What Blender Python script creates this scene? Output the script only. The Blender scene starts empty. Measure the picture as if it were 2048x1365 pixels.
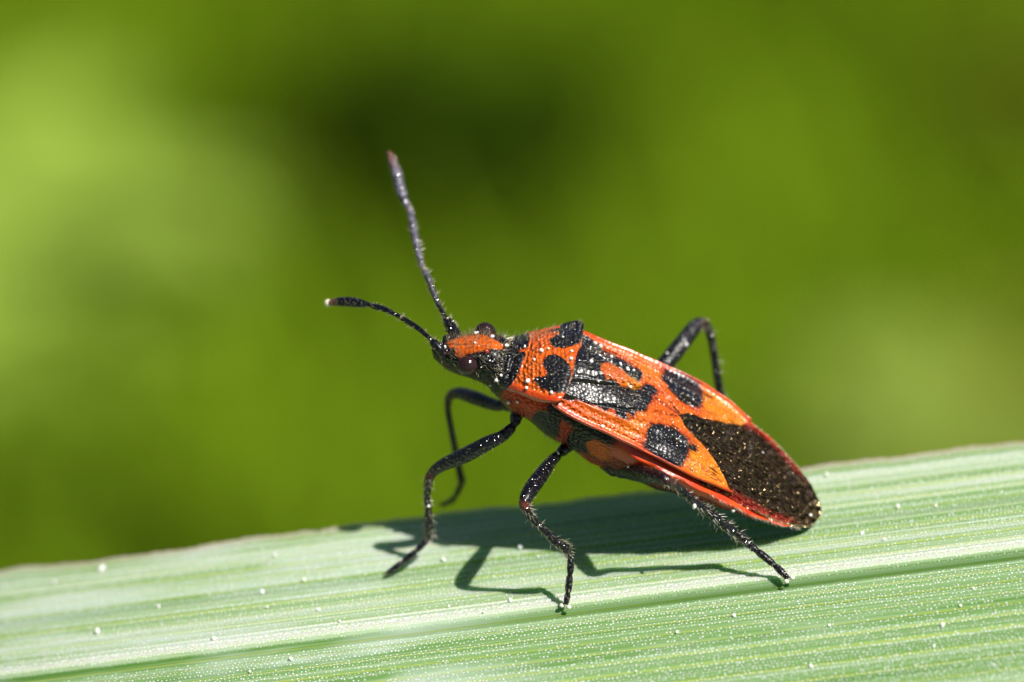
import bpy, math, random
import numpy as np
from mathutils import Vector, Matrix

# ---------------------------------------------------------------- camera, world, sun, exposure
U = 0.1                                   # one millimetre is 0.1 Blender units
PITCH = math.radians(25.0)                # the lens looks down by this much
UPV = np.array((0.0, math.cos(PITCH), math.sin(PITCH)))
FWD = np.array((0.0, math.sin(PITCH), -math.cos(PITCH)))
def world(P):                             # working millimetres -> world units
    P = np.asarray(P, float)
    return np.stack([P[..., 0], P @ FWD, P @ UPV], -1) * U

sc = bpy.context.scene
COL = sc.collection
SUN = np.array((0.434, 0.594, 0.665)); SUN /= np.linalg.norm(SUN)
SUNW = Vector(world(SUN)).normalized()

cam_d = bpy.data.cameras.new('camera')
cam = bpy.data.objects.new('camera', cam_d); COL.objects.link(cam)
cam.location = world((0, 0, 150.0)); cam.rotation_euler = (math.pi / 2 - PITCH, 0, 0)
cam_d.sensor_width = 36.0; cam_d.lens = 36.0 * 150.0 / (2048 / 82.5)
cam_d.clip_start = 0.05; cam_d.clip_end = 6000
cam_d.dof.use_dof = True
cam_d.dof.focus_distance = (150.0 - 0.15) * U
cam_d.dof.aperture_fstop = (cam_d.lens * 1e-3) / (5.2 * U)     # entrance pupil about 5 mm
cam_d.dof.aperture_blades = 0
sc.camera = cam

wd = bpy.data.worlds.new('World'); sc.world = wd; wd.use_nodes = True
nt = wd.node_tree; nt.nodes.clear()
sky = nt.nodes.new('ShaderNodeTexSky'); sky.sky_type = 'NISHITA'; sky.sun_disc = False; sky.air_density = 0.30; sky.dust_density = 0.9; sky.ozone_density = 0.0
sky.sun_elevation = math.asin(SUNW.z); sky.sun_rotation = math.atan2(SUNW.x, SUNW.y)
bg = nt.nodes.new('ShaderNodeBackground'); bg.inputs['Strength'].default_value = 0.06
wo = nt.nodes.new('ShaderNodeOutputWorld')
nt.links.new(sky.outputs[0], bg.inputs['Color']); nt.links.new(bg.outputs[0], wo.inputs['Surface'])

sun_d = bpy.data.lights.new('sun', 'SUN'); sun_d.energy = 5.0; sun_d.angle = math.radians(0.55); sun_d.color = (1.0, 0.955, 0.88)
sun = bpy.data.objects.new('sun', sun_d); COL.objects.link(sun)
sun.rotation_euler = SUNW.to_track_quat('Z', 'Y').to_euler(); sun.location = SUNW * 60

sc.view_settings.view_transform = 'Standard'; sc.view_settings.look = 'None'
sc.view_settings.exposure = 0.58; sc.view_settings.gamma = 1.0; sc.view_settings.use_curve_mapping = False
sc.render.engine = 'CYCLES'
sc.cycles.use_denoising = True; sc.cycles.denoiser = 'OPENIMAGEDENOISE'
sc.cycles.denoising_input_passes = 'RGB_ALBEDO_NORMAL'; sc.cycles.denoising_prefilter = 'ACCURATE'
sc.cycles.max_bounces = 5; sc.cycles.diffuse_bounces = 3; sc.cycles.glossy_bounces = 3; sc.cycles.transparent_max_bounces = 12
sc.cycles.sample_clamp_indirect = 6.0; sc.cycles.sample_clamp_direct = 0.0

# ---------------- GEOMETRY ----------------
# Lengths are millimetres in a working frame: X right, Y up, Z towards the lens, origin where the lens is aimed.
PX = 82.5
DIST = 150.0
def unit(v):
    v = np.asarray(v, float); return v / np.linalg.norm(v)
EA = unit((77, -29, -5.9))                      # towards the tail
EB = np.array((-17, -57, 57.0)); EB = unit(EB - EB.dot(EA) * EA)   # towards the insect's left side
EC = np.cross(EB, EA)                           # dorsal
BO = np.array((1.424, -0.479, 0.0))             # between the rear corners of the pronotum
def body(x, w, z):
    x, w, z = np.broadcast_arrays(np.asarray(x, float), np.asarray(w, float), np.asarray(z, float))
    return BO + x[..., None] * EA + w[..., None] * EB + z[..., None] * EC
def hermite(pts):
    xs = np.array([p[0] for p in pts], float); ys = np.array([p[1] for p in pts], float)
    d = np.diff(ys) / np.diff(xs); m = np.empty_like(ys)
    m[0], m[-1] = d[0], d[-1]
    for i in range(1, len(xs) - 1):
        if d[i-1] * d[i] <= 0: m[i] = 0.0
        else:
            h0, h1 = xs[i] - xs[i-1], xs[i+1] - xs[i]
            m[i] = 3 * (h0 + h1) / ((2*h1 + h0) / d[i-1] + (h1 + 2*h0) / d[i])
    def f(x):
        x = np.clip(np.asarray(x, float), xs[0], xs[-1])
        i = np.clip(np.searchsorted(xs, x) - 1, 0, len(xs) - 2)
        h = xs[i+1] - xs[i]; t = (x - xs[i]) / h
        return ((1+2*t)*(1-t)**2*ys[i] + t*(1-t)**2*h*m[i] + t*t*(3-2*t)*ys[i+1] + t*t*(t-1)*h*m[i+1])
    return f
pro_mid = hermite([(-1.5,-.40),(-1.2,-.25),(-.75,.02),(-.3,.17),(.0,.21),(.14,.17)])
pro_edge = hermite([(-1.5,-.80),(-.57,-.36),(0,-.02),(.14,.0)])
pro_w = hermite([(-1.5,.80),(-1.0,1.03),(-.57,1.24),(-.25,1.39),(-.1,1.41),(.02,1.36),(.14,1.2)])
def pro_z(x, w):
    t = np.abs(w) / pro_w(x); return pro_mid(x) - (pro_mid(x) - pro_edge(x)) * np.minimum(t, 1.15)**2.4
wing_mid = hermite([(-.2,.0),(.3,.02),(1,.02),(1.78,-.08),(2.95,-.45),(4.77,-1.0),(6,-1.5),(7.25,-1.97)])
wing_edge = hermite([(-.2,-.22),(0,-.28),(.72,-.48),(1.68,-.58),(3.27,-.76),(4.74,-1.13),(6,-1.56),(7.25,-1.98)])
wing_w = hermite([(-.2,1.3),(0,1.36),(.72,1.42),(1.68,1.45),(3.27,1.5),(4.0,1.43),(4.77,1.26),(5.2,1.2)])
mem_w = hermite([(2.4,1.3),(4.0,1.38),(4.77,1.28),(5.5,1.23),(6.2,1.02),(6.8,.70),(7.1,.38),(7.22,.02)])
def dors_w(x): return np.where(np.asarray(x) < 4.4, wing_w(x), mem_w(x))
def wing_z(x, w):
    t = np.abs(w) / np.maximum(dors_w(x), .05); return wing_mid(x) - (wing_mid(x) - wing_edge(x)) * np.minimum(t, 1.15)**2.2
scu_w = hermite([(-.1,.78),(.05,.72),(.25,.62),(.9,.40),(1.4,.22),(1.7,.11),(1.82,.02)])
def scu_z(x, w): return wing_z(x, w) + .17 * (1 - np.minimum(np.abs(w) / np.maximum(scu_w(x), .02), 1)**3) + .02
# body loft: half width, level of greatest width, top, bottom
b_hw = hermite([(-3.2,.03),(-3.1,.15),(-2.9,.27),(-2.6,.42),(-2.2,.55),(-1.85,.58),(-1.6,.60),(-1.4,.74),(-.7,1.13),(0,1.30),(1,1.36),(1.8,1.43),(3.3,1.55),(4.74,1.40),(5.5,1.27),(6.2,1.02),(6.8,.62),(7.05,.03)])
b_zc = hermite([(-3.2,-1.32),(-2.9,-1.13),(-2.6,-1.00),(-2.2,-.85),(-1.85,-.78),(-1.4,-.85),(-.7,-.75),(0,-.62),(1,-.82),(1.8,-.80),(3.3,-.88),(4.74,-1.24),(6,-1.63),(7.05,-2.0)])
b_zt = hermite([(-3.2,-1.28),(-3.1,-1.12),(-2.9,-.93),(-2.6,-.76),(-2.2,-.52),(-1.85,-.38),(-1.6,-.40),(-1.4,-.46),(-.7,-.22),(0,-.10),(1,-.20),(1.8,-.32),(2.95,-.62),(4.74,-1.18),(6,-1.60),(7.05,-1.99)])
b_zb = hermite([(-3.2,-1.36),(-3.1,-1.5),(-2.9,-1.62),(-2.6,-1.68),(-2.2,-1.62),(-1.85,-1.60),(-1.4,-1.72),(-.7,-1.90),(0,-2.10),(1,-2.40),(2,-2.58),(3.3,-2.40),(4.74,-2.15),(6,-2.06),(7.05,-2.03)])
def head_z(x, w):
    t = np.clip(np.abs(w) / np.maximum(b_hw(x), .03), 0, .98)
    return b_zc(x) + (b_zt(x) - b_zc(x)) * np.sqrt(1 - t * t)
# the leaf blade: a plane fitted under the feet
def leaf_plane_z(X, Y): return -11.1 + .227 * X - 1.64 * Y
LEAF_N = unit((-.227, 1.64, 1.0))
rng = np.random.default_rng(11)
random.seed(11)
# ---------------------------------------------------------------- helpers
def tag(o, label=None, cat=None, group=None, kind=None):
    if label: o['label'] = label
    if cat: o['category'] = cat
    if group: o['group'] = group
    if kind: o['kind'] = kind
    return o
def empty(name, P):
    o = bpy.data.objects.new(name, None); COL.objects.link(o)
    o.location = world(P); o.empty_display_size = 0.2
    return o
def mesh_obj(name, V, F, mat, parent=None, col=None, origin=None, attr=None, smooth=True, raw=False):
    """V in working millimetres (or world units when raw); the object's origin is its parent's, or ORIGIN."""
    W = np.asarray(V, float) if raw else world(V)
    root = parent
    while root is not None and root.parent is not None: root = root.parent
    o0 = np.array(root.location) if root is not None else (np.zeros(3) if origin is None else np.asarray(origin, float))
    me = bpy.data.meshes.new(name)
    me.from_pydata((W - o0).tolist(), [], F if isinstance(F, list) else F.tolist())
    if smooth: me.polygons.foreach_set('use_smooth', np.ones(len(me.polygons), bool))
    if col is not None:
        a = me.attributes.new('col', 'FLOAT_COLOR', 'POINT')
        c = np.ones((len(W), 4)); c[:, :np.shape(col)[1]] = col
        a.data.foreach_set('color', c.ravel())
    if attr is not None:
        for k, v in attr.items():
            a = me.attributes.new(k, 'FLOAT_VECTOR', 'POINT')
            a.data.foreach_set('vector', np.asarray(v, float).ravel())
    me.update()
    ob = bpy.data.objects.new(name, me); COL.objects.link(ob)
    if mat: me.materials.append(mat)
    if root is None: ob.location = o0
    if parent is not None: ob.parent = parent
    return ob
def grid_faces(nr, nc, wrap=False, flip=False):
    r = np.arange(nr - 1)[:, None]; c = np.arange(nc if wrap else nc - 1)[None, :]
    a = r * nc + c; b = r * nc + (c + 1) % nc
    f = np.stack([a, b, b + nc, a + nc], -1).reshape(-1, 4)
    return f[:, ::-1] if flip else f
def smooth01(a, b, x):
    t = np.clip((x - a) / (b - a), 0, 1); return t * t * (3 - 2 * t)
def lerp(a, b, t):
    t = np.asarray(t)[..., None]; return np.asarray(a) * (1 - t) + np.asarray(b) * t
def poly_sd(x, y, poly):
    """signed distance to a closed outline, negative inside"""
    P = np.asarray(poly, float); x = np.ravel(x); y = np.ravel(y)
    d = np.full(x.shape, 1e9); ins = np.zeros(x.shape, bool)
    for (ax, ay), (bx, by) in zip(P, np.roll(P, -1, 0)):
        ex, ey = bx - ax, by - ay
        t = np.clip(((x - ax) * ex + (y - ay) * ey) / (ex * ex + ey * ey + 1e-12), 0, 1)
        d = np.minimum(d, np.hypot(x - ax - t * ex, y - ay - t * ey))
        cr = ((ay > y) != (by > y)) & (x < ex * (y - ay) / (ey if abs(ey) > 1e-12 else 1e-12) + ax)
        ins ^= cr
    return np.where(ins, -d, d)
def wob(x, y, f, seed):
    """cheap smooth noise in -1..1"""
    g = np.random.default_rng(seed); s = np.zeros(np.shape(x))
    for k in range(6):
        a = g.uniform(0, 2 * math.pi); q = f * g.uniform(.6, 1.7)
        s = s + np.sin(q * (math.cos(a) * x + math.sin(a) * y) + g.uniform(0, 7))
    return s / 3.2
def catmull(P, n):
    P = np.asarray(P, float); Q = np.vstack([2 * P[0] - P[1], P, 2 * P[-1] - P[-2]]); out = []
    for i in range(1, len(Q) - 2):
        p0, p1, p2, p3 = Q[i-1], Q[i], Q[i+1], Q[i+2]
        d0 = max(np.linalg.norm(p1[:3] - p0[:3]), 1e-6)**.5; d1 = max(np.linalg.norm(p2[:3] - p1[:3]), 1e-6)**.5; d2 = max(np.linalg.norm(p3[:3] - p2[:3]), 1e-6)**.5
        m1 = d1 * ((p1 - p0) / d0 - (p2 - p0) / (d0 + d1) + (p2 - p1) / d1)
        m2 = d1 * ((p2 - p1) / d1 - (p3 - p1) / (d1 + d2) + (p3 - p2) / d2)
        for t in np.arange(n) / n:
            out.append((2*t**3 - 3*t*t + 1) * p1 + (t**3 - 2*t*t + t) * m1 + (-2*t**3 + 3*t*t) * p2 + (t**3 - t*t) * m2)
    out.append(Q[-2]); return np.array(out)
def frames(P):
    T = np.gradient(P, axis=0); T /= np.linalg.norm(T, axis=1)[:, None] + 1e-12
    N = np.zeros_like(P); a = np.array((0, 0, 1.0)); a = a - a.dot(T[0]) * T[0]
    if np.linalg.norm(a) < .1: a = np.array((0, 1.0, 0)) - T[0][1] * T[0]
    N[0] = a / np.linalg.norm(a)
    for i in range(1, len(P)):
        v = N[i-1] - N[i-1].dot(T[i]) * T[i]; N[i] = v / (np.linalg.norm(v) + 1e-12)
    return T, N, np.cross(T, N)
def tube(rows, n=6, seg=16, pinch=()):
    """one continuous tapered limb through (x, y, z, radius) rows; returns verts, faces, station data"""
    C = catmull(rows, n); P, R = C[:, :3], np.maximum(C[:, 3], .004)
    for q in pinch: R = R * (1 - .32 * np.exp(-((np.arange(len(P)) / n - q) / .16)**2))
    T, N, B = frames(P)
    th = np.arange(seg) / seg * 2 * math.pi
    ring = np.cos(th)[None, :, None] * N[:, None] + np.sin(th)[None, :, None] * B[:, None]
    V = (P[:, None] + ring * R[:, None, None]).reshape(-1, 3)
    F = grid_faces(len(P), seg, wrap=True).tolist()
    V = np.vstack([V, P[0] - T[0] * R[0] * .6, P[-1] + T[-1] * R[-1] * .6])
    a, b = len(V) - 2, len(V) - 1; o = (len(P) - 1) * seg
    for k in range(seg):
        F.append([a, (k + 1) % seg, k]); F.append([b, o + k, o + (k + 1) % seg])
    return V, F, (P, R, T, N, B)
def hairs(roots, dirs, lens, rad=.005, bend=None):
    """thin three-sided bristles; joined into one mesh"""
    roots, dirs = np.asarray(roots, float), np.asarray(dirs, float); n = len(roots)
    dirs = dirs / (np.linalg.norm(dirs, axis=1)[:, None] + 1e-12)
    lens = np.broadcast_to(lens, (n,)); rad = np.broadcast_to(rad, (n,))
    a = np.cross(dirs, np.array((.31, .77, .55))); a /= np.linalg.norm(a, axis=1)[:, None] + 1e-12
    b = np.cross(dirs, a)
    if bend is None: bend = np.zeros((n, 3))
    V = np.zeros((n, 7, 3)); 
    for k in range(3):
        o = math.cos(k * 2.0944) * a + math.sin(k * 2.0944) * b
        V[:, k] = roots + o * rad[:, None]
        V[:, 3 + k] = roots + dirs * (lens * .55)[:, None] + o * (rad * .75)[:, None] + bend * (lens * .12)[:, None]
    V[:, 6] = roots + dirs * lens[:, None] + bend * (lens * .45)[:, None]
    f = []
    for k in range(3):
        q = (k + 1) % 3
        f += [[k, q, 3 + q, 3 + k]]
    t = [[3 + k, 3 + (k + 1) % 3, 6] for k in range(3)]
    F = []
    for i in range(n):
        o = i * 7
        F += [[o + j for j in q] for q in f] + [[o + j for j in q] for q in t]
    return V.reshape(-1, 3), F

# ---------------------------------------------------------------- materials
def new_mat(name):
    m = bpy.data.materials.new(name); m.use_nodes = True
    n = m.node_tree.nodes; p = n['Principled BSDF']
    return m, n, m.node_tree.links, p
def math_node(n, l, op, a, b=None, c=None, clamp=False):
    m = n.new('ShaderNodeMath'); m.operation = op; m.use_clamp = clamp
    for i, v in enumerate((a, b, c)):
        if v is None: continue
        if isinstance(v, (int, float)): m.inputs[i].default_value = v
        else: l.new(v, m.inputs[i])
    return m.outputs[0]
def mix_col(n, l, fac, a, b, mode='MIX'):
    m = n.new('ShaderNodeMix'); m.data_type = 'RGBA'; m.blend_type = mode
    for s, v in ((m.inputs['Factor'], fac), (m.inputs['A'], a), (m.inputs['B'], b)):
        if hasattr(v, 'links') or hasattr(v, 'node'): l.new(v, s)
        elif isinstance(v, (int, float)): s.default_value = v
        else: s.default_value = (*v, 1)
    return m.outputs['Result']
def vmul(n, l, vec, k):
    m = n.new('ShaderNodeVectorMath'); m.operation = 'MULTIPLY'
    l.new(vec, m.inputs[0]); m.inputs[1].default_value = k
    return m.outputs[0]
def noise(n, l, vec, scale, detail=2.0, rough=.5):
    t = n.new('ShaderNodeTexNoise'); t.inputs['Scale'].default_value = scale; t.inputs['Detail'].default_value = detail
    t.inputs['Roughness'].default_value = rough
    if vec is not None: l.new(vec, t.inputs['Vector'])
    return t.outputs['Fac']
def coords(n): return n.new('ShaderNodeTexCoord').outputs['Object']
def attr(n, name, out='Color'):
    a = n.new('ShaderNodeAttribute'); a.attribute_name = name; return a.outputs[out]

def cuticle(name, rough=.3, pit=150.0, strength=.5, dist=.004, spec=.5, coat=.0, tint=None, stretch=None, dust=.0, dome=False):
    """punctured insect shell: the pattern comes with the mesh, the pits from cells"""
    m, n, l, p = new_mat(name)
    v = coords(n)
    if stretch: v = vmul(n, l, v, stretch)
    vo = n.new('ShaderNodeTexVoronoi'); vo.feature = 'F1'; vo.inputs['Scale'].default_value = pit; vo.inputs['Randomness'].default_value = .62
    l.new(v, vo.inputs['Vector'])
    pitv = math_node(n, l, 'MULTIPLY', math_node(n, l, 'MULTIPLY', vo.outputs['Distance'], vo.outputs['Distance']), 1.7, clamp=True)
    fine = noise(n, l, v, pit * 2.0, 2.0, .5)
    h = math_node(n, l, 'ADD', math_node(n, l, 'MULTIPLY', pitv, -1.0 if dome else 1.0), math_node(n, l, 'MULTIPLY', fine, .16))
    b = n.new('ShaderNodeBump'); b.inputs['Distance'].default_value = dist
    l.new(math_node(n, l, 'MULTIPLY', attr(n, 'col', 'Alpha'), strength), b.inputs['Strength'])
    l.new(h, b.inputs['Height']); l.new(b.outputs[0], p.inputs['Normal'])
    big = noise(n, l, v, 22.0, 3.0)
    c = attr(n, 'col')
    c = mix_col(n, l, math_node(n, l, 'MULTIPLY', big, .5), c, mix_col(n, l, 1.0, c, (.62, .45, .6), 'MULTIPLY'))
    c = mix_col(n, l, math_node(n, l, 'MULTIPLY', math_node(n, l, 'SUBTRACT', noise(n, l, v, 60.0, 3.0, .6), .5, clamp=True), 2.2, clamp=True), c, mix_col(n, l, 1.0, c, (1.15, 1.5, 1.3), 'MULTIPLY'))
    c = mix_col(n, l, math_node(n, l, 'SUBTRACT', 0.32, math_node(n, l, 'MULTIPLY', pitv, .8), clamp=True), c, mix_col(n, l, 1.0, c, (.45, .35, .35), 'MULTIPLY'))
    if dust > 0:
        d = noise(n, l, v, 420.0, 2.0)
        c = mix_col(n, l, math_node(n, l, 'MULTIPLY', math_node(n, l, 'SUBTRACT', d, .64, clamp=True), dust * 12, clamp=True), c, (.75, .72, .66))
    l.new(c, p.inputs['Base Color'])
    r = math_node(n, l, 'ADD', math_node(n, l, 'MULTIPLY', fine, .14), rough - .07)
    r = math_node(n, l, 'ADD', r, math_node(n, l, 'MULTIPLY', math_node(n, l, 'SUBTRACT', 1.0, attr(n, 'col', 'Alpha'), clamp=True), .18))
    l.new(r, p.inputs['Roughness'])
    l.new(math_node(n, l, 'ADD', math_node(n, l, 'MULTIPLY', math_node(n, l, 'SUBTRACT', 1.0, attr(n, 'col', 'Alpha'), clamp=True), .2), spec), p.inputs['Specular IOR Level'])
    p.inputs['Coat Weight'].default_value = coat; l.new(math_node(n, l, 'ADD', math_node(n, l, 'MULTIPLY', noise(n, l, v, pit * .9, 2.0), .34), .12), p.inputs['Coat Roughness'])
    b2 = n.new('ShaderNodeBump'); b2.inputs['Strength'].default_value = .22; b2.inputs['Distance'].default_value = dist * .6; l.new(h, b2.inputs['Height']); l.new(b2.outputs[0], p.inputs['Coat Normal'])
    if tint: p.inputs['Specular Tint'].default_value = (*tint, 1)
    return m
def plain(name, col, rough=.4, spec=.5, bump=0.0, scale=200.0, trans=0.0, sub=0.0):
    m, n, l, p = new_mat(name)
    p.inputs['Roughness'].default_value = rough; p.inputs['Specular IOR Level'].default_value = spec
    v = coords(n); f = noise(n, l, v, scale, 3.0)
    l.new(mix_col(n, l, f, tuple(c * .75 for c in col), tuple(min(1, c * 1.25) for c in col)), p.inputs['Base Color'])
    if bump:
        b = n.new('ShaderNodeBump'); b.inputs['Strength'].default_value = bump; b.inputs['Distance'].default_value = .004
        l.new(f, b.inputs['Height']); l.new(b.outputs[0], p.inputs['Normal'])
    p.inputs['Transmission Weight'].default_value = trans
    if sub:
        p.inputs['Subsurface Weight'].default_value = sub; p.inputs['Subsurface Radius'].default_value = (.02, .02, .01)
    return m
M = {}
M['shell'] = cuticle('orange_black_shell', .13, 100, 1.0, .0070, .45, .55, dust=.04)
M['wing'] = cuticle('leathery_wing', .14, 105, .95, .0060, .45, .5, dust=.01)
M['body'] = cuticle('body_cuticle', .18, 100, .6, .005, .3, .08)
M['limb'] = cuticle('limb_cuticle', .12, 105, .7, .0060, .35, .4)
M['membrane'] = cuticle('bronze_membrane', .15, 60, 1.0, .0150, 1.0, .12, dome=True, tint=(1.0, .74, .40))
M['eye'] = plain('eye_facets', (.020, .009, .010), .08, .6, .25, 260)
M['ocellus'] = plain('ocellus_red', (.35, .03, .012), .12, .6)
M['hair'] = plain('pale_bristle', (.34, .30, .20), .35, .6)
M['darkhair'] = plain('dark_bristle', (.10, .08, .06), .3, .6)
M['claw'] = plain('claw_brown', (.06, .03, .02), .25, .5)
M['pad'] = plain('foot_pad_pale', (.72, .68, .60), .2, .6, sub=.3)
M['grain'] = plain('pollen_grain', (.88, .87, .82), .5, .5, .3, 300, sub=.9)
M['antenna_tip'] = plain('antenna_tip_pale', (.62, .58, .44), .4, .4)
# ---------------------------------------------------------------- the bug
BLACK = np.array((.004, .004, .007)); ORANGE = np.array((.62, .105, .002)); YELLOW = np.array((.72, .215, .004))
RED = np.array((.50, .034, .004)); DARKRED = np.array((.16, .016, .008))
PRO_SPOT = [(-.64,.33),(-.59,.19),(-.45,.12),(-.27,.15),(-.15,.24),(-.02,.36),(.06,.50),(.10,.69),(.13,.89),(.10,1.09),(-.05,1.2),(-.28,1.17),(-.45,1.08),(-.63,.95),(-.72,.87),(-.72,.8),(-.63,.77),(-.54,.8),(-.48,.75),(-.47,.67),(-.54,.56),(-.64,.45)]
SCU_TIP = [(.72,.0),(.74,.12),(.82,.22),(.95,.27),(1.1,.22),(1.3,.25),(1.5,.24),(1.9,.2),(1.9,-.2),(1.5,-.24),(1.3,-.25),(1.1,-.22),(.95,-.27),(.82,-.22),(.74,-.12)]
CLAVUS = [(-.3,.4),(1.0,.1),(1.84,-.06),(2.08,-.03),(2.22,.08),(2.2,.22),(2.13,.38),(2.09,.52),(1.9,.63),(1.9,.71),(1.84,.80),(1.69,.85),(1.77,.90),(1.61,1.0),(1.5,.97),(1.32,.90),(1.19,.98),(.92,.98),(.79,.94),(.4,1.04),(.04,1.15),(-.3,1.2)]
CORIUM = [(2.27,1.0),(2.28,.88),(2.36,.76),(2.52,.62),(2.69,.54),(2.89,.47),(3.08,.46),(3.3,.52),(3.41,.6),(3.45,.74),(3.46,.9),(3.44,1.0),(3.44,1.13),(3.4,1.28),(3.32,1.40),(3.07,1.45),(2.78,1.45),(2.56,1.42),(2.38,1.36),(2.29,1.26),(2.36,1.13)]
FAR_CLAVUS = [(-.3,.4),(1.0,.1),(1.7,.03),(1.74,.2),(1.80,.45),(1.76,.62),(1.33,.68),(.85,.82),(.4,1.02),(.04,1.12),(-.3,1.2)]
FAR_SPOT = [(1.83,.07),(1.96,.27),(2.14,.33),(2.26,.25),(2.24,.06),(2.06,-.03),(1.9,-.03)]
HEAD_PATCH = [(-2.95,.0),(-2.82,.12),(-2.7,.14),(-2.62,.27),(-2.54,.31),(-2.44,.28),(-2.27,.26),(-2.12,.24),(-2.04,.17),(-1.9,.13),(-1.81,.10),(-1.66,.06),(-1.64,.0),(-1.66,-.06),(-1.81,-.10),(-1.9,-.13),(-2.04,-.17),(-2.12,-.24),(-2.27,-.26),(-2.44,-.28),(-2.54,-.31),(-2.62,-.27),(-2.7,-.14),(-2.82,-.12)]
LIMBS = {
    "front_left": [(0.19, -1.61, -0.75, 0.14), (0.12, -1.8, -0.72, 0.13), (0.04, -2.04, -0.65, 0.1), (-0.23, -2.31, -0.6, 0.115), (-0.58, -2.48, -0.65, 0.14), (-1.16, -2.79, -0.9, 0.15), (-1.66, -3.01, -1.2, 0.125), (-1.93, -3.2, -1.4, 0.1), (-2.04, -3.4, -1.5, 0.085), (-2.08, -3.76, -1.7, 0.068), (-2.06, -4.17, -1.9, 0.07), (-2.05, -4.58, -2.1, 0.085), (-2.06, -4.81, -2.3, 0.082), (-2.2, -5.01, -2.29, 0.062), (-2.46, -5.26, -2.27, 0.068), (-2.71, -5.46, -2.26, 0.062), (-2.93, -5.62, -2.24, 0.06), (-3.05, -5.71, -2.23, 0.045)],
    "mid_left": [(1.54, -2.31, -0.95, 0.15), (1.45, -2.46, -0.9, 0.14), (1.19, -2.71, -0.7, 0.105), (0.97, -2.91, -0.35, 0.11), (0.73, -3.22, 0.1, 0.145), (0.48, -3.55, 0.5, 0.15), (0.34, -3.79, 0.75, 0.13), (0.3, -3.95, 0.8, 0.105), (0.41, -4.2, 0.72, 0.075), (0.72, -4.51, 0.55, 0.07), (1.05, -4.84, 0.39, 0.088), (1.31, -5.04, 0.22, 0.095), (1.39, -5.18, 0.05, 0.07), (1.42, -5.47, 0.05, 0.068), (1.39, -5.8, 0.04, 0.068), (1.35, -6.15, 0.04, 0.065), (1.31, -6.36, 0.04, 0.05)],
    "hind_left": [(2.33, -2.96, -1.1, 0.18), (2.54, -3.12, -0.9, 0.17), (2.81, -3.15, -0.45, 0.16), (3.24, -3.23, 0.5, 0.16), (3.56, -3.29, 1.1, 0.13), (3.7, -3.35, 1.3, 0.115), (3.95, -3.49, 1.02, 0.085), (4.32, -3.82, 0.74, 0.08), (4.7, -4.09, 0.46, 0.085), (5.11, -4.44, 0.18, 0.095), (5.53, -4.75, -0.1, 0.09), (5.63, -4.83, -0.03, 0.07), (5.89, -5.05, 0.03, 0.078), (6.23, -5.32, 0.1, 0.07), (6.53, -5.59, 0.16, 0.068), (6.66, -5.73, 0.23, 0.05)],
    "front_right": [(0.13, -1.59, -1.6, 0.14), (-0.17, -1.59, -2.0, 0.11), (-0.43, -1.57, -2.3, 0.12), (-0.93, -1.4, -2.8, 0.14), (-1.35, -1.29, -3.2, 0.115), (-1.54, -1.37, -3.4, 0.09), (-1.6, -1.63, -3.62, 0.065), (-1.52, -2.17, -3.84, 0.062), (-1.44, -2.6, -4.06, 0.065), (-1.3, -3.31, -4.28, 0.075), (-1.26, -3.51, -4.5, 0.08), (-1.35, -3.74, -4.7, 0.06), (-1.49, -3.97, -4.9, 0.058), (-1.64, -4.05, -4.75, 0.055), (-1.75, -4.09, -4.59, 0.045)],
    "mid_right": [(1.67, -2.06, -2.0, 0.15), (2.04, -1.82, -2.4, 0.12), (2.55, -1.45, -3.0, 0.14), (3.03, -1.33, -3.5, 0.13), (3.18, -1.4, -3.6, 0.1), (3.31, -2.08, -3.87, 0.07), (3.41, -2.96, -4.13, 0.085), (3.44, -3.16, -4.4, 0.07), (3.46, -3.34, -4.36, 0.06), (3.47, -3.54, -4.31, 0.05)],
    "hind_right": [(2.78, -2.06, -2.0, 0.17), (3.28, -1.2, -2.5, 0.15), (3.79, -0.57, -2.9, 0.17), (4.21, -0.06, -3.2, 0.165), (4.56, 0.37, -3.5, 0.14), (4.69, 0.45, -3.55, 0.11), (4.84, 0.35, -3.6, 0.09), (4.96, 0.02, -3.7, 0.08), (5.06, -0.58, -3.8, 0.078), (5.17, -1.24, -3.9, 0.08), (5.33, -2.08, -4.0, 0.09), (5.4, -2.46, -4.1, 0.08), (5.45, -2.71, -4.05, 0.07), (5.55, -3.27, -4.01, 0.06), (5.6, -3.45, -3.96, 0.05)],
    "antenna_left": [(-1.64, -0.36, 0.1, 0.12), (-1.74, -0.21, 0.2, 0.115), (-1.89, -0.05, 0.2, 0.1), (-1.95, 0.02, 0.15, 0.06), (-2.28, 0.31, -0.07, 0.062), (-2.65, 0.54, -0.3, 0.062), (-2.71, 0.58, -0.33, 0.05), (-3.07, 0.76, -0.61, 0.068), (-3.38, 0.85, -0.9, 0.07), (-3.43, 0.87, -1.03, 0.055), (-3.71, 0.92, -1.17, 0.112), (-3.91, 0.95, -1.3, 0.13), (-4.16, 0.96, -1.43, 0.126), (-4.36, 0.95, -1.57, 0.095), (-4.51, 0.93, -1.7, 0.06)],
    "antenna_right": [(-1.29, 0.03, -0.65, 0.1), (-1.41, 0.21, -0.8, 0.13), (-1.55, 0.45, -0.95, 0.11), (-1.64, 0.6, -1.05, 0.062), (-1.87, 1.05, -1.3, 0.06), (-2.09, 1.62, -1.55, 0.066), (-2.2, 1.82, -1.8, 0.052), (-2.31, 2.22, -2.03, 0.07), (-2.42, 2.71, -2.27, 0.08), (-2.51, 3.19, -2.5, 0.068), (-2.57, 3.3, -2.64, 0.065), (-2.72, 3.64, -2.78, 0.105), (-2.87, 4.18, -2.92, 0.115), (-2.98, 4.51, -3.06, 0.09), (-3.06, 4.67, -3.2, 0.05)],
}
bug = empty('bug', body(2.0, 0, -3.3))
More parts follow.
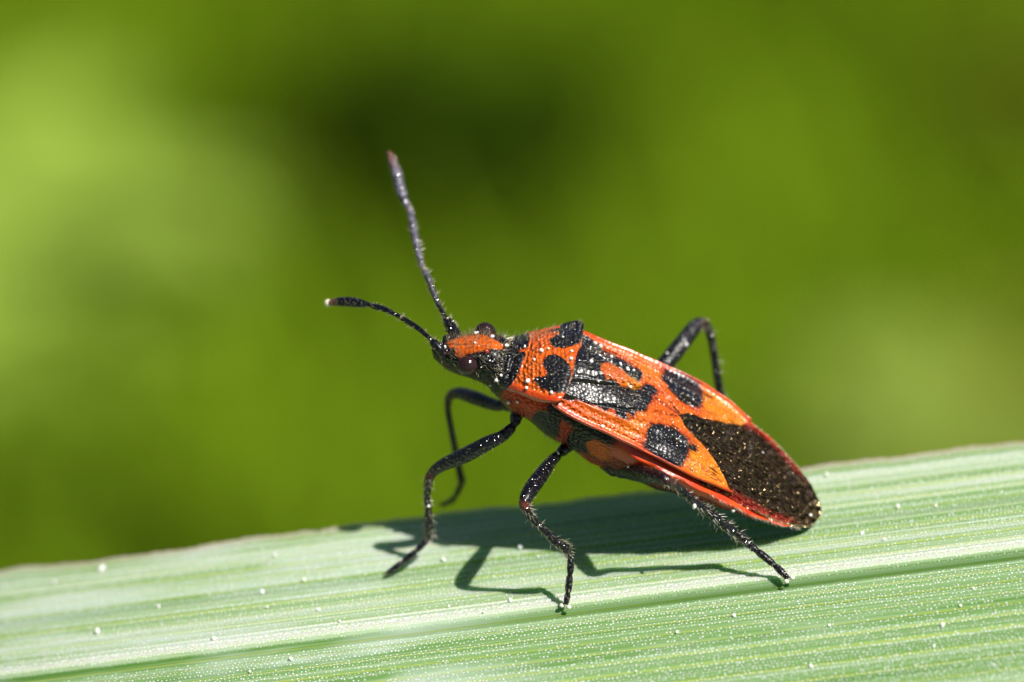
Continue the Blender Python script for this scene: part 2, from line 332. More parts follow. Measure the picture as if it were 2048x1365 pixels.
tag(bug, 'orange and black patterned bug with long antennae standing on the green blade', 'bug')
hair_r, hair_d, hair_l, hair_b = [], [], [], []           # pale bristles of the trunk
def add_hair(r, d, L, b=None):
    hair_r.append(r); hair_d.append(d); hair_l.append(L); hair_b.append(np.zeros(3) if b is None else b)

# trunk: head, thorax and abdomen in one skin
def trunk_point(x, th, extra=0.0):
    hw, zc, zt, zb = b_hw(x), b_zc(x), b_zt(x), b_zb(x)
    c, s = np.cos(th), np.sin(th)
    fl = smooth01(1.4, 2.4, x) * (1 - smooth01(6.4, 6.95, x)) * .045 * np.exp(-(s / .17)**2)
    seg = np.where(s < .1, .018 * np.cos(x * 2 * math.pi / .78) * smooth01(1.5, 2.2, x), 0)
    th_f = smooth01(-1.35, -.9, x) * (1 - smooth01(1.3, 1.9, x)) * (s < 0) * .05 * np.sin(x * 5.2 + .6) * (-s)
    w = (hw + fl + seg + th_f + extra) * np.sign(c) * np.abs(c)**.95
    z = zc + np.where(s > 0, zt - zc, zc - zb + seg + th_f) * np.sign(s) * np.abs(s)**.95 + extra * s
    return w, z
nx, nth = 300, 144
xs = -3.2 + (10.25) * (np.linspace(0, 1, nx))
X, TH = np.meshgrid(xs, np.arange(nth) / nth * 2 * math.pi, indexing='ij')
Wd, Zd = trunk_point(X, TH)
V = body(X, Wd, Zd).reshape(-1, 3)
x, w, s, c = X.ravel(), Wd.ravel(), np.sin(TH).ravel(), np.cos(TH).ravel()
col = np.tile(BLACK, (len(x), 1))
n1 = wob(x * 1.0, w + s, 9, 3)
# head patch
sd = poly_sd(x, w / 1.28, HEAD_PATCH) + .022 * n1 + .012 * wob(x, w, 40, 91)
m = (1 - smooth01(-.02, .02, sd)) * (s > 0)
col = col * (1 - m[:, None]) + (ORANGE * (1 - .25 * smooth01(.1, .3, np.abs(w)))[:, None]) * m[:, None]
m = smooth01(-3.0, -2.7, x) * (1 - smooth01(-2.2, -1.9, x)) * (1 - smooth01(-.75, -.6, s)) * .8
col = col * (1 - m[:, None]) + DARKRED * 1.3 * m[:, None]
m = np.exp(-((w - .05) / .022)**2) * (1 - smooth01(-2.5, -2.2, x)) * (s > 0) * (x > -2.95) * .8
col = col * (1 - m[:, None]) + BLACK * m[:, None]
# side of the prothorax
m = smooth01(-1.32, -1.2, x + .03 * n1) * (1 - smooth01(-.3, -.1, x + .10 * n1 - .5 * s.clip(-1, 0))) * smooth01(-.97, -.85, s) * (s < .6)
col = col * (1 - m[:, None]) + lerp(RED * .5, RED * 1.25, smooth01(-.6, .1, s)) * m[:, None]
m = smooth01(.15, .3, x + .12 * n1) * (1 - smooth01(.55, .75, x + .12 * n1)) * (1 - smooth01(-.1, .1, s)) * smooth01(-.8, -.5, s) * .8
col = col * (1 - m[:, None]) + (RED * 1.1) * m[:, None]
m = smooth01(.95, 1.1, x + .1 * n1) * (1 - smooth01(1.65, 1.85, x + .1 * n1)) * (1 - smooth01(-.5, -.35, s)) * smooth01(-.95, -.8, s) * .8
col = col * (1 - m[:, None]) + (RED * .85) * m[:, None]
m = 1 - smooth01(-.03, .03, poly_sd(x, s, [(1.05,-.16),(1.2,-.03),(1.62,.0),(1.9,-.12),(1.86,-.3),(1.55,-.42),(1.28,-.36)]) + .02 * n1)
col = col * (1 - m[:, None]) + ORANGE * .95 * m[:, None]
# abdomen rim and belly
ab = smooth01(1.5, 1.9, x)
m = ab * np.where(s > -.02, 1.0, 1 - smooth01(.10, .20, np.abs(s + .02)))
belly = lerp(RED * .45, BLACK * 1.6, smooth01(-.3, -.6, s) * .8 + .2 * n1.clip(0, 1))  # own dark red to black, with underside shade added to the colour
col = col * (1 - (ab * (s < .2))[:, None]) + belly * (ab * (s < .2))[:, None]
rim = lerp(RED * 1.05, ORANGE * np.array((1.0, .72, 1)), np.clip(.5 + .5 * np.sin(x * 2 * math.pi / .8), 0, 1) * .6)
col = col * (1 - m[:, None]) + rim * m[:, None]
F = grid_faces(nx, nth, wrap=True, flip=False).tolist()
F.append(list(range(nth))); F.append(list(range((nx - 1) * nth, nx * nth))[::-1])
pit = 1 - .9 * np.maximum(ab * (s > -.2), 0)
mesh_obj('body', V, F, M['body'], bug, np.concatenate([col, pit[:, None]], 1))

# pronotum
def skirt_cols(Z, drop): return np.concatenate([Z[:, :1] - drop, Z, Z[:, -1:] - drop], 1)
npx, npt = 170, 240
t = np.linspace(-1, 1, npt); p = np.linspace(0, 1, npx)
Pg, Tg = np.meshgrid(p, t, indexing='ij')
xf = -1.48 + .10 * Tg**2; xr = .14 - .10 * np.abs(Tg)**4
X = xf + (xr - xf) * Pg; Wd = Tg * pro_w(X)
def pro_relief(x, w):
    tt = np.abs(w) / pro_w(x)
    return (.035 * np.exp(-((tt - .95) / .045)**2) * smooth01(-1.35, -1.1, x)
            - .05 * np.exp(-((x + 1.30) / .05)**2) * (1 - smooth01(.75, .95, tt)) + .03 * np.exp(-((x + 1.42) / .06)**2)
            + .03 * np.exp(-((x + 1.17) / .07)**2) * np.exp(-((np.abs(w) - .42) / .28)**2)
            - .03 * np.exp(-((x + 1.03) / .05)**2) * (1 - smooth01(.5, .8, tt))
            - .05 * smooth01(.06, .15, x) + .012 * wob(x, w, 6, 5))
Zd = pro_z(X, Wd) + pro_relief(X, Wd)
sd = poly_sd(X, np.abs(Wd), PRO_SPOT).reshape(X.shape)
sd = np.where(Wd < 0, np.minimum(sd, poly_sd(X, -Wd, [(-.45,1.0),(.2,.95),(.2,1.6),(-.5,1.6)]).reshape(X.shape)), sd) + .014 * wob(X, Wd, 40, 8) + .010 * wob(X, Wd, 110, 81)
black = 1 - smooth01(-.012, .014, sd)
band_x = np.interp(np.abs(Wd), [0, .11, .36, .53, .74, .89, .96, 1.2], [-1.13, -1.07, -1.08, -1.10, -1.10, -1.16, -1.25, -1.7])
black = np.maximum(black, 1 - smooth01(-.014, .014, X - band_x + .015 * wob(X, Wd, 30, 9)))
black = np.where((np.abs(Wd) < .06) & (X > -1.25) , black * smooth01(.02, .07, np.abs(Wd)), black)
col = lerp(ORANGE, RED * 1.15, .65 * smooth01(.84, .97, np.abs(Tg)) + .2 * (wob(X, Wd, 7, 4)).clip(0, 1))
col = lerp(col, ORANGE * .8, smooth01(.0, .1, X) * .0)
col = col * (1 - black[..., None]) + BLACK * black[..., None]
grey = smooth01(.06, .12, X) * smooth01(.3, .5, np.abs(Tg)) * (1 - smooth01(.85, .95, np.abs(Tg)))
col = lerp(col, np.array((.30, .21, .15)), grey * .8)
col = np.concatenate([col, (1 - .85 * smooth01(.86, .94, np.abs(Tg)) * smooth01(-1.3, -1.1, X))[..., None]], -1)
Xs = np.concatenate([X[:, :1], X, X[:, -1:]], 1); Ws = np.concatenate([Wd[:, :1] * .93, Wd, Wd[:, -1:] * .93], 1); Zs = skirt_cols(Zd, .2)
cs = np.concatenate([col[:, :1], col, col[:, -1:]], 1)
Xs = np.vstack([Xs, Xs[-1:]]); Ws = np.vstack([Ws, Ws[-1:]]); Zs = np.vstack([Zs, Zs[-1:] - .12]); cs = np.concatenate([cs, cs[-1:]], 0)
Xs = np.vstack([Xs[:1], Xs]); Ws = np.vstack([Ws[:1] * .96, Ws]); Zs = np.vstack([Zs[:1] - .15, Zs]); cs = np.concatenate([cs[:1], cs], 0)
mesh_obj('pronotum', body(Xs, Ws, Zs).reshape(-1, 3), grid_faces(*Xs.shape), M['shell'], bug, cs.reshape(-1, 4))

# scutellum
nsx, nst = 150, 90
X, Tg = np.meshgrid(np.linspace(.0, 1.82, nsx), np.linspace(-1, 1, nst), indexing='ij')
Wd = Tg * scu_w(X); Zd = scu_z(X, Wd) + .06 * np.exp(-((np.abs(Tg) - .9) / .07)**2) * (1 - smooth01(1.0, 1.6, X)) + .012 * wob(X, Wd, 9, 2) - .03 * smooth01(.25, .0, X)
sd = poly_sd(X, Wd, SCU_TIP).reshape(X.shape) + .015 * wob(X, Wd, 30, 6)
k = 1 - smooth01(-.015, .015, sd)
col = lerp(BLACK, lerp(ORANGE, YELLOW, smooth01(1.2, 1.75, X)), k)
col = np.concatenate([col, (1 - .85 * smooth01(.74, .84, np.abs(Tg)))[..., None]], -1)
Xs = np.concatenate([X[:, :1], X, X[:, -1:]], 1); Ws = np.concatenate([Wd[:, :1], Wd, Wd[:, -1:]], 1); Zs = skirt_cols(Zd, .2); cs = np.concatenate([col[:, :1], col, col[:, -1:]], 1)
mesh_obj('scutellum', body(Xs, Ws, Zs).reshape(-1, 3), grid_faces(*Xs.shape), M['shell'], bug, cs.reshape(-1, 4))

# leathery forewings
w_in = hermite([(-.15,.80),(.05,.66),(.25,.58),(.9,.37),(1.4,.19),(1.7,.09),(1.85,.012),(2.9,.012),(3.0,.05),(3.17,.21),(3.45,.33),(3.73,.43),(4.02,.60),(4.34,.79),(4.58,.98),(4.72,1.16),(4.80,1.24)])
def seg_dist(x, w, line):
    d = np.full(np.shape(x), 9.0)
    for (a, b), (c_, e) in zip(line, line[1:]):
        ex, ey = c_ - a, e - b; tt = np.clip(((x - a) * ex + (w - b) * ey) / (ex * ex + ey * ey), 0, 1)
        d = np.minimum(d, np.hypot(x - a - tt * ex, w - b - tt * ey))
    return d
SUTURE = [(-.1,1.14),(.8,.95),(1.6,.74),(2.2,.46),(2.95,.05)]
def wing_relief(x, w):
    o = wing_w(x) - w
    fade = 1 - smooth01(1.8, 3.2, x)
    z = .040 * np.exp(-((o - .19) / .034)**2) * fade + .055 * np.exp(-((o - .36 - .02 * x) / .045)**2) * (1 - smooth01(1.6, 2.8, x))
    z += .085 * np.clip(1 - o / .19, 0, 1)**1.25 * smooth01(.0, 1.2, x) + .02 * np.exp(-((o - .01) / .04)**2)
    z -= .04 * np.exp(-(seg_dist(x, w, SUTURE) / .025)**2)
    z += .022 * np.exp(-(seg_dist(x, w, [(.5,.98),(1.6,.86),(2.3,.72),(3.4,.52)]) / .04)**2)
    z += .02 * np.exp(-(seg_dist(x, w, [(1.5,1.05),(2.6,1.0),(3.4,.98),(4.5,1.1)]) / .045)**2)
    z -= .035 * np.exp(-(((x - 3.15) / .28)**2 + ((w - .72) / .13)**2)) + .03 * np.exp(-(((x - 2.5) / .16)**2 + ((w - .86) / .1)**2))
    return 1.35 * z + .016 * wob(x, w, 8, 21) + .03
nwx, nwt = 330, 110
X, Tg = np.meshgrid(np.linspace(-.12, 4.80, nwx), np.linspace(0, 1, nwt), indexing='ij')
Wd = w_in(X) + (wing_w(X) - w_in(X)) * Tg
Zd = wing_z(X, Wd) + wing_relief(X, Wd)
out = wing_w(X) - Wd
jit = .026 * wob(X, Wd, 26, 31) + .016 * wob(X, Wd, 70, 32) + .010 * wob(X, Wd, 150, 33)
def spots(*polys):
    b = .75 * np.exp(-(seg_dist(X, Wd, SUTURE[:3]) / .012)**2)
    for q in polys: b = np.maximum(b, 1 - smooth01(-.03, .022, poly_sd(X, Wd, q).reshape(X.shape) + jit))
    return b[..., None]
def bleed(*polys):
    b = np.zeros(X.shape)
    for q in polys: b = np.maximum(b, 1 - smooth01(.0, .10, poly_sd(X, Wd, q).reshape(X.shape) + 1.6 * jit))
    return b[..., None]
col = lerp(ORANGE, YELLOW, (smooth01(2.9, 4.0, X) * .9 + .55 * np.exp(-((out - .62) / .28)**2) * smooth01(.9, 1.8, X) + .3 * wob(X, Wd, 3, 7).clip(0, 1)).clip(0, 1))
col = lerp(col, RED * 1.1, (.75 * (1 - smooth01(.02, .12, out)) + .35 * (1 - smooth01(-.1, .9, X))).clip(0, 1))
col = lerp(col, RED * .8, .55 * np.exp(-(seg_dist(X, Wd, [(.5,.98),(1.6,.86),(2.3,.72),(3.4,.52)]) / .035)**2) + .45 * np.exp(-(seg_dist(X, Wd, [(1.5,1.05),(2.6,1.0),(3.4,.98),(4.5,1.1)]) / .03)**2))
col = lerp(col, RED, (.5 * wob(X, Wd, 5, 71)).clip(0, .5))
col = lerp(col, np.array((.30, .03, .02)), .6 * np.exp(-(seg_dist(X, Wd, [(1.9,.02),(2.9,.03)]) / .03)**2))
Xs = np.concatenate([X[:, :1], X, X[:, -1:], X[:, -1:]], 1)
Ws = np.concatenate([Wd[:, :1], Wd, Wd[:, -1:] + .012, Wd[:, -1:] - .10], 1)
Zs = np.concatenate([Zd[:, :1] - .05, Zd, Zd[:, -1:] - .07, Zd[:, -1:] - .15], 1)
Xs = np.vstack([Xs, Xs[-1:] + .01]); Ws = np.vstack([Ws, Ws[-1:]]); Zs = np.vstack([Zs, Zs[-1:] - .06])
def wing_cols(b, bl):
    k = col * (1 - .7 * bl) + (RED * .55) * .7 * bl
    k = k * (1 - b) + BLACK * b
    pit = 1 - .88 * np.maximum(1 - smooth01(.08, .15, out), np.exp(-((out - .36 - .02 * X) / .07)**2) * (1 - smooth01(1.6, 2.6, X)))
    pit = pit * (1 - .85 * np.exp(-(((X - 3.15) / .26)**2 + ((Wd - .72) / .12)**2))) * (1 - .85 * np.exp(-(((X - 2.5) / .15)**2 + ((Wd - .86) / .09)**2)))
    k = np.concatenate([k, pit[..., None]], -1)
    k = np.concatenate([k[:, :1], k, k[:, -1:], k[:, -1:]], 1); return np.concatenate([k, k[-1:]], 0).reshape(-1, 4)
tag(mesh_obj('forewing', body(Xs, Ws, Zs).reshape(-1, 3), grid_faces(*Xs.shape), M['wing'], bug, wing_cols(spots(CLAVUS, CORIUM), bleed(CLAVUS, CORIUM))))
mesh_obj('forewing', body(Xs, -Ws, Zs + .004).reshape(-1, 3), grid_faces(*Xs.shape, flip=True), M['wing'], bug, wing_cols(spots(FAR_CLAVUS, FAR_SPOT, CORIUM), bleed(FAR_CLAVUS, FAR_SPOT, CORIUM)))

# folded wing membrane over the end of the abdomen
nmx, nmt = 300, 200
X, Tg = np.meshgrid(np.linspace(2.5, 7.22, nmx), np.linspace(-1, 1, nmt), indexing='ij')
Wd = Tg * mem_w(X)
vein = np.cos(2 * math.pi * (Tg * 9.0 + .9 * np.sin(X * .8) * Tg))
Zd = wing_z(X, Wd) - .014 + .030 * np.abs(vein)**8 + .016 * wob(X, Wd, 7, 41) + .022 * wob(X * .35 + .3 * Wd, Wd * 1.6, 9, 44) + .012 * wob(X * .5, Wd * 2.0, 22, 45) * smooth01(3.3, 4.2, X) - .02 * smooth01(.9, 1, np.abs(Tg)) + .03 * np.exp(-((Wd - .25 + .05 * X) / .05)**2) * smooth01(3.4, 4, X) * (1 - smooth01(6, 7, X))
red = smooth01(.70, .93, np.abs(Tg) + .05 * wob(X, Wd, 5, 42)) * (1 - smooth01(6.3, 6.8, X)) * smooth01(3.9, 4.6, X)
col = lerp(np.array((.005, .003, .0025)), np.array((.014, .008, .004)), wob(X, Wd, 6, 43).clip(0, 1))
col = lerp(col, np.array((.06, .03, .010)), .6 * np.abs(vein)**10 * smooth01(3.2, 4.0, X))
col = lerp(col, np.array((.28, .016, .012)), red * .9)
col = lerp(col, np.array((.10, .085, .04)), smooth01(6.85, 7.15, X) * .7)
col = lerp(col, np.array((.26, .21, .11)), smooth01(.93, .99, np.abs(Tg)) * smooth01(5.2, 6.0, X) * .7)
col = np.concatenate([col, np.ones(X.shape)[..., None]], -1)
Xs = np.concatenate([X[:, :1], X, X[:, -1:]], 1); Ws = np.concatenate([Wd[:, :1], Wd, Wd[:, -1:]], 1); Zs = skirt_cols(Zd, .035); cs = np.concatenate([col[:, :1], col, col[:, -1:]], 1)
mesh_obj('wing_membrane', body(Xs, Ws, Zs).reshape(-1, 3), grid_faces(*Xs.shape), M['membrane'], bug, cs.reshape(-1, 4))

# eyes and ocelli
def ball(P, rx, ry, rz, axes=None, nu=40, nv=24):
    u = np.arange(nu) / nu * 2 * math.pi; v = np.linspace(.02, math.pi - .02, nv)
    Vv, Uu = np.meshgrid(v, u, indexing='ij')
    L = np.stack([rx * np.sin(Vv) * np.cos(Uu), ry * np.sin(Vv) * np.sin(Uu), rz * np.cos(Vv)], -1)
    if axes is not None: L = L @ np.asarray(axes)
    F = grid_faces(nv, nu, wrap=True).tolist(); F.append(list(range(nu))[::-1]); F.append(list(range((nv - 1) * nu, nv * nu)))
    return (np.asarray(P) + L).reshape(-1, 3), F
AX = np.stack([EA, EB, EC])
for sgn in (1, -1):
    Vv, Ff = ball(body(-2.30 if sgn > 0 else -2.12, sgn * .64, -.79), .265, .235, .265, AX)
    mesh_obj('eye', Vv, Ff, M['eye'], bug)
    ox, ow = -1.98, sgn * .27
    Vv, Ff = ball(body(ox, ow, head_z(ox, ow) + .005), .06, .06, .055, AX, 20, 12)
    mesh_obj('ocellus', Vv, Ff, M['ocellus'], bug)
    # cheek knob that carries the antenna
    Vv, Ff = ball(body(-2.93, sgn * .20, -1.02), .13, .10, .12, AX, 24, 14)
    mesh_obj('antenna_base', Vv, Ff, M['limb'], bug, np.tile(BLACK, (len(Vv), 1)))

# beak folded under the head
q = [(-3.05, 0, -1.5), (-2.6, 0, -1.74), (-1.8, 0, -1.74), (-.9, 0, -1.98), (-.2, 0, -2.2)]
Vv, Ff, _ = tube([(*body(*a), r) for a, r in zip(q, (.09, .075, .06, .05, .02))], 5, 10)
mesh_obj('beak', Vv, Ff, M['limb'], bug, np.tile(BLACK * 1.5, (len(Vv), 1)))

# antennae
for key, rings in (('antenna_left', (5.6, 8.6)), ('antenna_right', (5.6, 9.4))):
    rows = [(a, b_, c_, r * (1.05 if i_ < 9 and key == 'antenna_left' else (.95 if key == 'antenna_left' else 1.15))) for i_, (a, b_, c_, r) in enumerate(LIMBS[key])]; N_ = 7
    Vv, Ff, (P, R, T, Nn, B) = tube(rows, N_, 14, (3.0, *rings))
    st = np.repeat(np.arange(len(P)) / N_, 14); st = np.concatenate([st, [0, st[-1]]])
    pale = sum(np.exp(-((st - r) / .16)**2) for r in rings)
    base = BLACK * 1.1
    col = np.tile(base, (len(Vv), 1))
    if key == 'antenna_right':
        col = lerp(col, np.array((.11, .11, .15)) * (1 + .6 * wob(st, st, 9, 3))[:, None].clip(.3, 2), smooth01(3, 6, st)); col = lerp(col, np.array((.20, .09, .055)), smooth01(11.5, 13.8, st))
    col = lerp(col, np.array((.42, .36, .30)), (pale * 1.0).clip(0, 1))
    if key == 'antenna_left': col = lerp(col, np.array((.20, .07, .03)), smooth01(12.2, 12.9, st) * .8)
    an = mesh_obj('antenna', Vv, Ff, M['limb'], bug, col)
    if key == 'antenna_left':
        tp = np.array(rows[-1][:3]); Vb, Fb = ball(tp, .10, .10, .10, None, 18, 12)
        mesh_obj('antenna_tip', Vb, Fb, M['antenna_tip'], an)
    r_, d_, l_ = [], [], []
    for _ in range(170 if key == 'antenna_left' else 420):
        i = int(rng.integers(8, len(P) - 6)); a = rng.uniform(0, 6.28)
        o = math.cos(a) * Nn[i] + math.sin(a) * B[i]
        r_.append(P[i] + o * R[i] * .95); d_.append(o + T[i] * rng.uniform(.2, .9)); l_.append(rng.uniform(.05, .15) if i < 60 else rng.uniform(.03, .07))
    Vh, Fh = hairs(r_, d_, np.array(l_), .006)
    tag(mesh_obj('setae', Vh, Fh, M['hair'], an, smooth=False), kind='stuff')

# legs: one limb each, with two claws and two pads
for key in ('front_left', 'mid_left', 'hind_left', 'front_right', 'mid_right', 'hind_right'):
    rows = LIMBS[key]; N_ = 7
    te = {'front_left': 12, 'mid_left': 12, 'hind_left': 10.5, 'front_right': 10, 'mid_right': 7, 'hind_right': 11}[key]
    rows = [(a, b_, c_, r * 1.28) for a, b_, c_, r in rows]
    Vv, Ff, (P, R, T, Nn, B) = tube(rows, N_, 18, (te + .35, te + 1.6, te + 2.9, {'front_left': 2, 'mid_left': 2.2}.get(key, 1.2)))
    # slight unevenness of the surface and waist lines between the foot joints
    col = np.tile(BLACK * 1.05, (len(Vv), 1))
    knee = {'front_left': 7.4, 'mid_left': 7.0, 'hind_left': 5.3, 'front_right': 5, 'mid_right': 4, 'hind_right': 5.3}[key]
    st = np.repeat(np.arange(len(P)) / N_, 18); st = np.concatenate([st, [0, st[-1]]])
    kn = np.exp(-((st - knee) / .35)**2)
    col = lerp(col, np.array((.16, .035, .02)), kn * (.85 if key == 'mid_left' else .3))
    leg = mesh_obj('leg', Vv, Ff, M['limb'], bug, col)
    tip, tdir = P[-1], T[-1]
    side = np.cross(tdir, LEAF_N); side /= np.linalg.norm(side) + 1e-9
    for sgn in (-1, 1):
        c0 = tip - tdir * .02 + side * sgn * .02
        cl = [(*c0, .022), (*(c0 + tdir * .07 + side * sgn * .045 + LEAF_N * .02), .017), (*(c0 + tdir * .12 + side * sgn * .075 - LEAF_N * .035), .004)]
        Vc, Fc, _ = tube(cl, 5, 8); mesh_obj('claw', Vc, Fc, M['claw'], leg)
        if key not in ('mid_left', 'hind_left'): continue
        Vb, Fb = ball(tip + tdir * .09 + side * sgn * .10 + LEAF_N * .02, .062, .055, .058, None, 16, 10)
        mesh_obj('foot_pad', Vb, Fb, M['pad'], leg)
    r_, d_, l_, w_ = [], [], [], []
    nh = {'front_left': 260, 'mid_left': 300, 'hind_left': 380, 'hind_right': 220}.get(key, 100)
    for _ in range(nh):
        i = int(rng.integers(int(2.2 * N_), len(P) - 2)); a = rng.uniform(0, 6.28)
        o = math.cos(a) * Nn[i] + math.sin(a) * B[i]
        tib = i > knee * N_
        r_.append(P[i] + o * R[i] * .94); d_.append(o * rng.uniform(.6, 1.1) + T[i] * rng.uniform(.1, 1.2) + rng.normal(0, .2, 3)); 
        l_.append(rng.uniform(.05, .21) if tib and i < len(P) - 32 else rng.uniform(.04, .12)); w_.append(rng.uniform(.0025, .005))
    Vh, Fh = hairs(r_, d_, np.array(l_), np.array(w_))
    tag(mesh_obj('setae', Vh, Fh, M['hair'], leg, smooth=False), kind='stuff')

# bristles of the trunk: head, pronotum, flank and the hind rim
def up_hair(xf, wf, zf, n, lo, hi, lean, spread=.4):
    for _ in range(n):
        x_ = rng.uniform(*xf); w_ = rng.uniform(-1, 1) * wf(x_)
        d = EC + EA * lean + EB * (w_ / max(wf(x_), .1)) * .6 + rng.normal(0, spread, 3)
        add_hair(body(x_, w_, float(zf(x_, w_))), d, rng.uniform(lo, hi))
up_hair((-2.95, -1.6), lambda q: float(b_hw(q)), head_z, 460, .08, .27, -.5)
up_hair((-1.45, .1), lambda q: float(pro_w(q)) * .98, lambda x_, w_: pro_z(x_, w_) + .01, 260, .06, .22, -.1)
up_hair((.2, 1.7), lambda q: float(scu_w(q)), scu_z, 200, .03, .08, 1.0)
for _ in range(280):                                   # short silvery down on the black inner wing panels
    x_ = rng.uniform(.1, 1.9); sg = rng.choice((-1, 1)); w_ = rng.uniform(float(scu_w(x_)), 1.02 - .18 * x_)
    add_hair(body(x_, sg * w_, float(wing_z(x_, w_)) + .03), EA * 1.0 + EC * rng.uniform(.25, .6) + rng.normal(0, .2, 3), rng.uniform(.03, .07))
for k_ in range(330):                                   # flank
    x_ = rng.uniform(-2.9, 1.9) if k_ % 3 else rng.normal(.35, .22); th = rng.uniform(math.pi + .1, 2 * math.pi - .1)
    w_, z_ = trunk_point(np.array(x_), np.array(th)); o = EB * math.cos(th) + EC * math.sin(th)
    add_hair(body(x_, w_, z_), o + EA * rng.uniform(-.3, .9) + rng.normal(0, .25, 3), rng.uniform(.07, .22))
for _ in range(150):                                   # silvery collar behind the head
    x_ = rng.normal(-1.56, .07); th = rng.uniform(-.9, math.pi + .9)
    w_, z_ = trunk_point(np.array(x_), np.array(th)); o = EB * math.cos(th) + EC * math.sin(th)
    add_hair(body(x_, w_, z_), o * .8 + EA * rng.uniform(.1, 1.2) + rng.normal(0, .2, 3), rng.uniform(.10, .24))
for _ in range(240):                                   # hind rim
    x_ = rng.uniform(4.2, 7.1); sg = rng.choice((-1, 1)); w_ = float(b_hw(x_)) * sg
    add_hair(body(x_, w_, float(b_zc(x_))), EB * sg * .7 + EA * rng.uniform(.3, 1.2) - EC * rng.uniform(.0, .6), rng.uniform(.06, .17))
Vh, Fh = hairs(hair_r, hair_d, np.array(hair_l), .0048)
tag(mesh_obj('setae', Vh, Fh, M['hair'], bug, smooth=False), kind='stuff')
# ---------------------------------------------------------------- the blade the bug stands on
LEAF_U = unit((9.155, 1.13, .22)); LEAF_V = np.cross(LEAF_N, LEAF_U)
if LEAF_V[2] < 0: LEAF_V = -LEAF_V
edge_py = hermite([(-24, 1345), (-16, 1240), (-12.4, 1128), (-10.5, 1115), (-8.8, 1097), (-6.8, 1072), (-4.9, 1052), (-3.2, 1035), (-1.7, 1018), (.9, 999), (3.7, 972), (7.5, 925), (10, 901), (12.4, 877), (20, 800), (28, 740)])
def leaf_edge(s):                                        # the straight run of the blade
    s = np.asarray(s, float); py = 1004.0 - 10.12 * s; Y = (682.5 - py) / PX
    for _ in range(3):
        Z = leaf_plane_z(s, Y) - .020 * (np.clip(-3.4 - s, 0, 11)**2 + 22 * np.clip(-14.4 - s, 0, None) * .3)
        Y = (682.5 - py) / PX * (DIST - Z) / DIST
    return np.stack([s, Y, Z], -1)
def leaf_margin(s):                                      # uneven outline of the margin, across the blade
    base = (edge_py(s) - (1004.0 - 10.12 * s)) * (np.abs(s) < 12.6) / PX / .55
    return base + .03 * np.sin(s * 2.1) + .02 * np.sin(s * 5.3 + 1) + .02 * np.sin(s * 19.7 + 2 * np.sin(s * 3.1)) + .012 * np.sin(s * 47 + 3 * np.sin(s * 7))
def leaf_rib(s, v):
    g = np.random.default_rng(19); r = 0 * v
    for k in range(26):                                     # straight parallel veins of uneven height
        c_ = .25 + k * .19 + g.uniform(-.05, .05); r = r + g.uniform(.004, .034) * np.exp(-((v - c_) / g.uniform(.035, .075))**2)
    r = r + (.012 + .010 * np.sin(v * 2.7)) * np.cos(2 * math.pi * v / .44) * smooth01(5.2, 5.6, v)
    r += .08 * np.exp(-(np.abs(v - 4.98) / np.where(v < 4.98, .26, .09))**1.5) - .05 * np.exp(-((v - 5.24) / .11)**2)
    r -= .08 * np.exp(-((v - 2.55) / .22)**2)
    return r * smooth01(0, .25, v) + .012 * wob(s * .12, v * .8, 1.3, 61)
vg = np.linspace(0, 13, 1301); tilt = np.radians(np.interp(vg, [0, 4.6, 5.4, 9, 13], [0, 0, 7, 20, 34]))
cv = np.concatenate([[0], np.cumsum(np.cos(tilt[:-1]) * np.diff(vg))]); cn = np.concatenate([[0], np.cumsum(-np.sin(tilt[:-1]) * np.diff(vg))])
def leaf_point(s, v):
    a = np.interp(v, vg, cv) + leaf_margin(s) * np.exp(-(v / .8)**2); b = np.interp(v, vg, cn) + leaf_rib(s, v) - .10 * (1 - smooth01(0, .7, v))
    s = np.asarray(s, float) + 0 * v; k = np.where(s > 26, np.sqrt(np.clip(1 - ((s - 26) / 50)**1.6, 0, 1)), 1.0)      # narrows to its tip
    droop = .004 * np.clip(np.abs(s) - 15, 0, None)**2
    return leaf_edge(s) + (a * k + 6.0 * (1 - k))[..., None] * LEAF_V + (b * k - droop)[..., None] * LEAF_N
s_run = np.concatenate([np.linspace(-70, -15, 56)[:-1], np.linspace(-15, 15, 400), np.linspace(15, 75.9, 80)[1:]]); ns, nv = len(s_run), 620
S_, V_ = np.meshgrid(s_run, np.linspace(0, 13, nv), indexing='ij')
top = leaf_point(S_, V_)
back_v = np.linspace(13, 0, 60)
Sb, Vb_ = np.meshgrid(s_run, back_v, indexing='ij')
bot = leaf_point(Sb, Vb_) - LEAF_N * .16 * (np.minimum(1, Vb_ / .5) * .9 + .1)[..., None]
allP = np.concatenate([top, bot], 1)
uv = np.concatenate([np.stack([S_, V_, np.zeros_like(S_)], -1), np.stack([Sb, Vb_, np.ones_like(Sb)], -1)], 1)

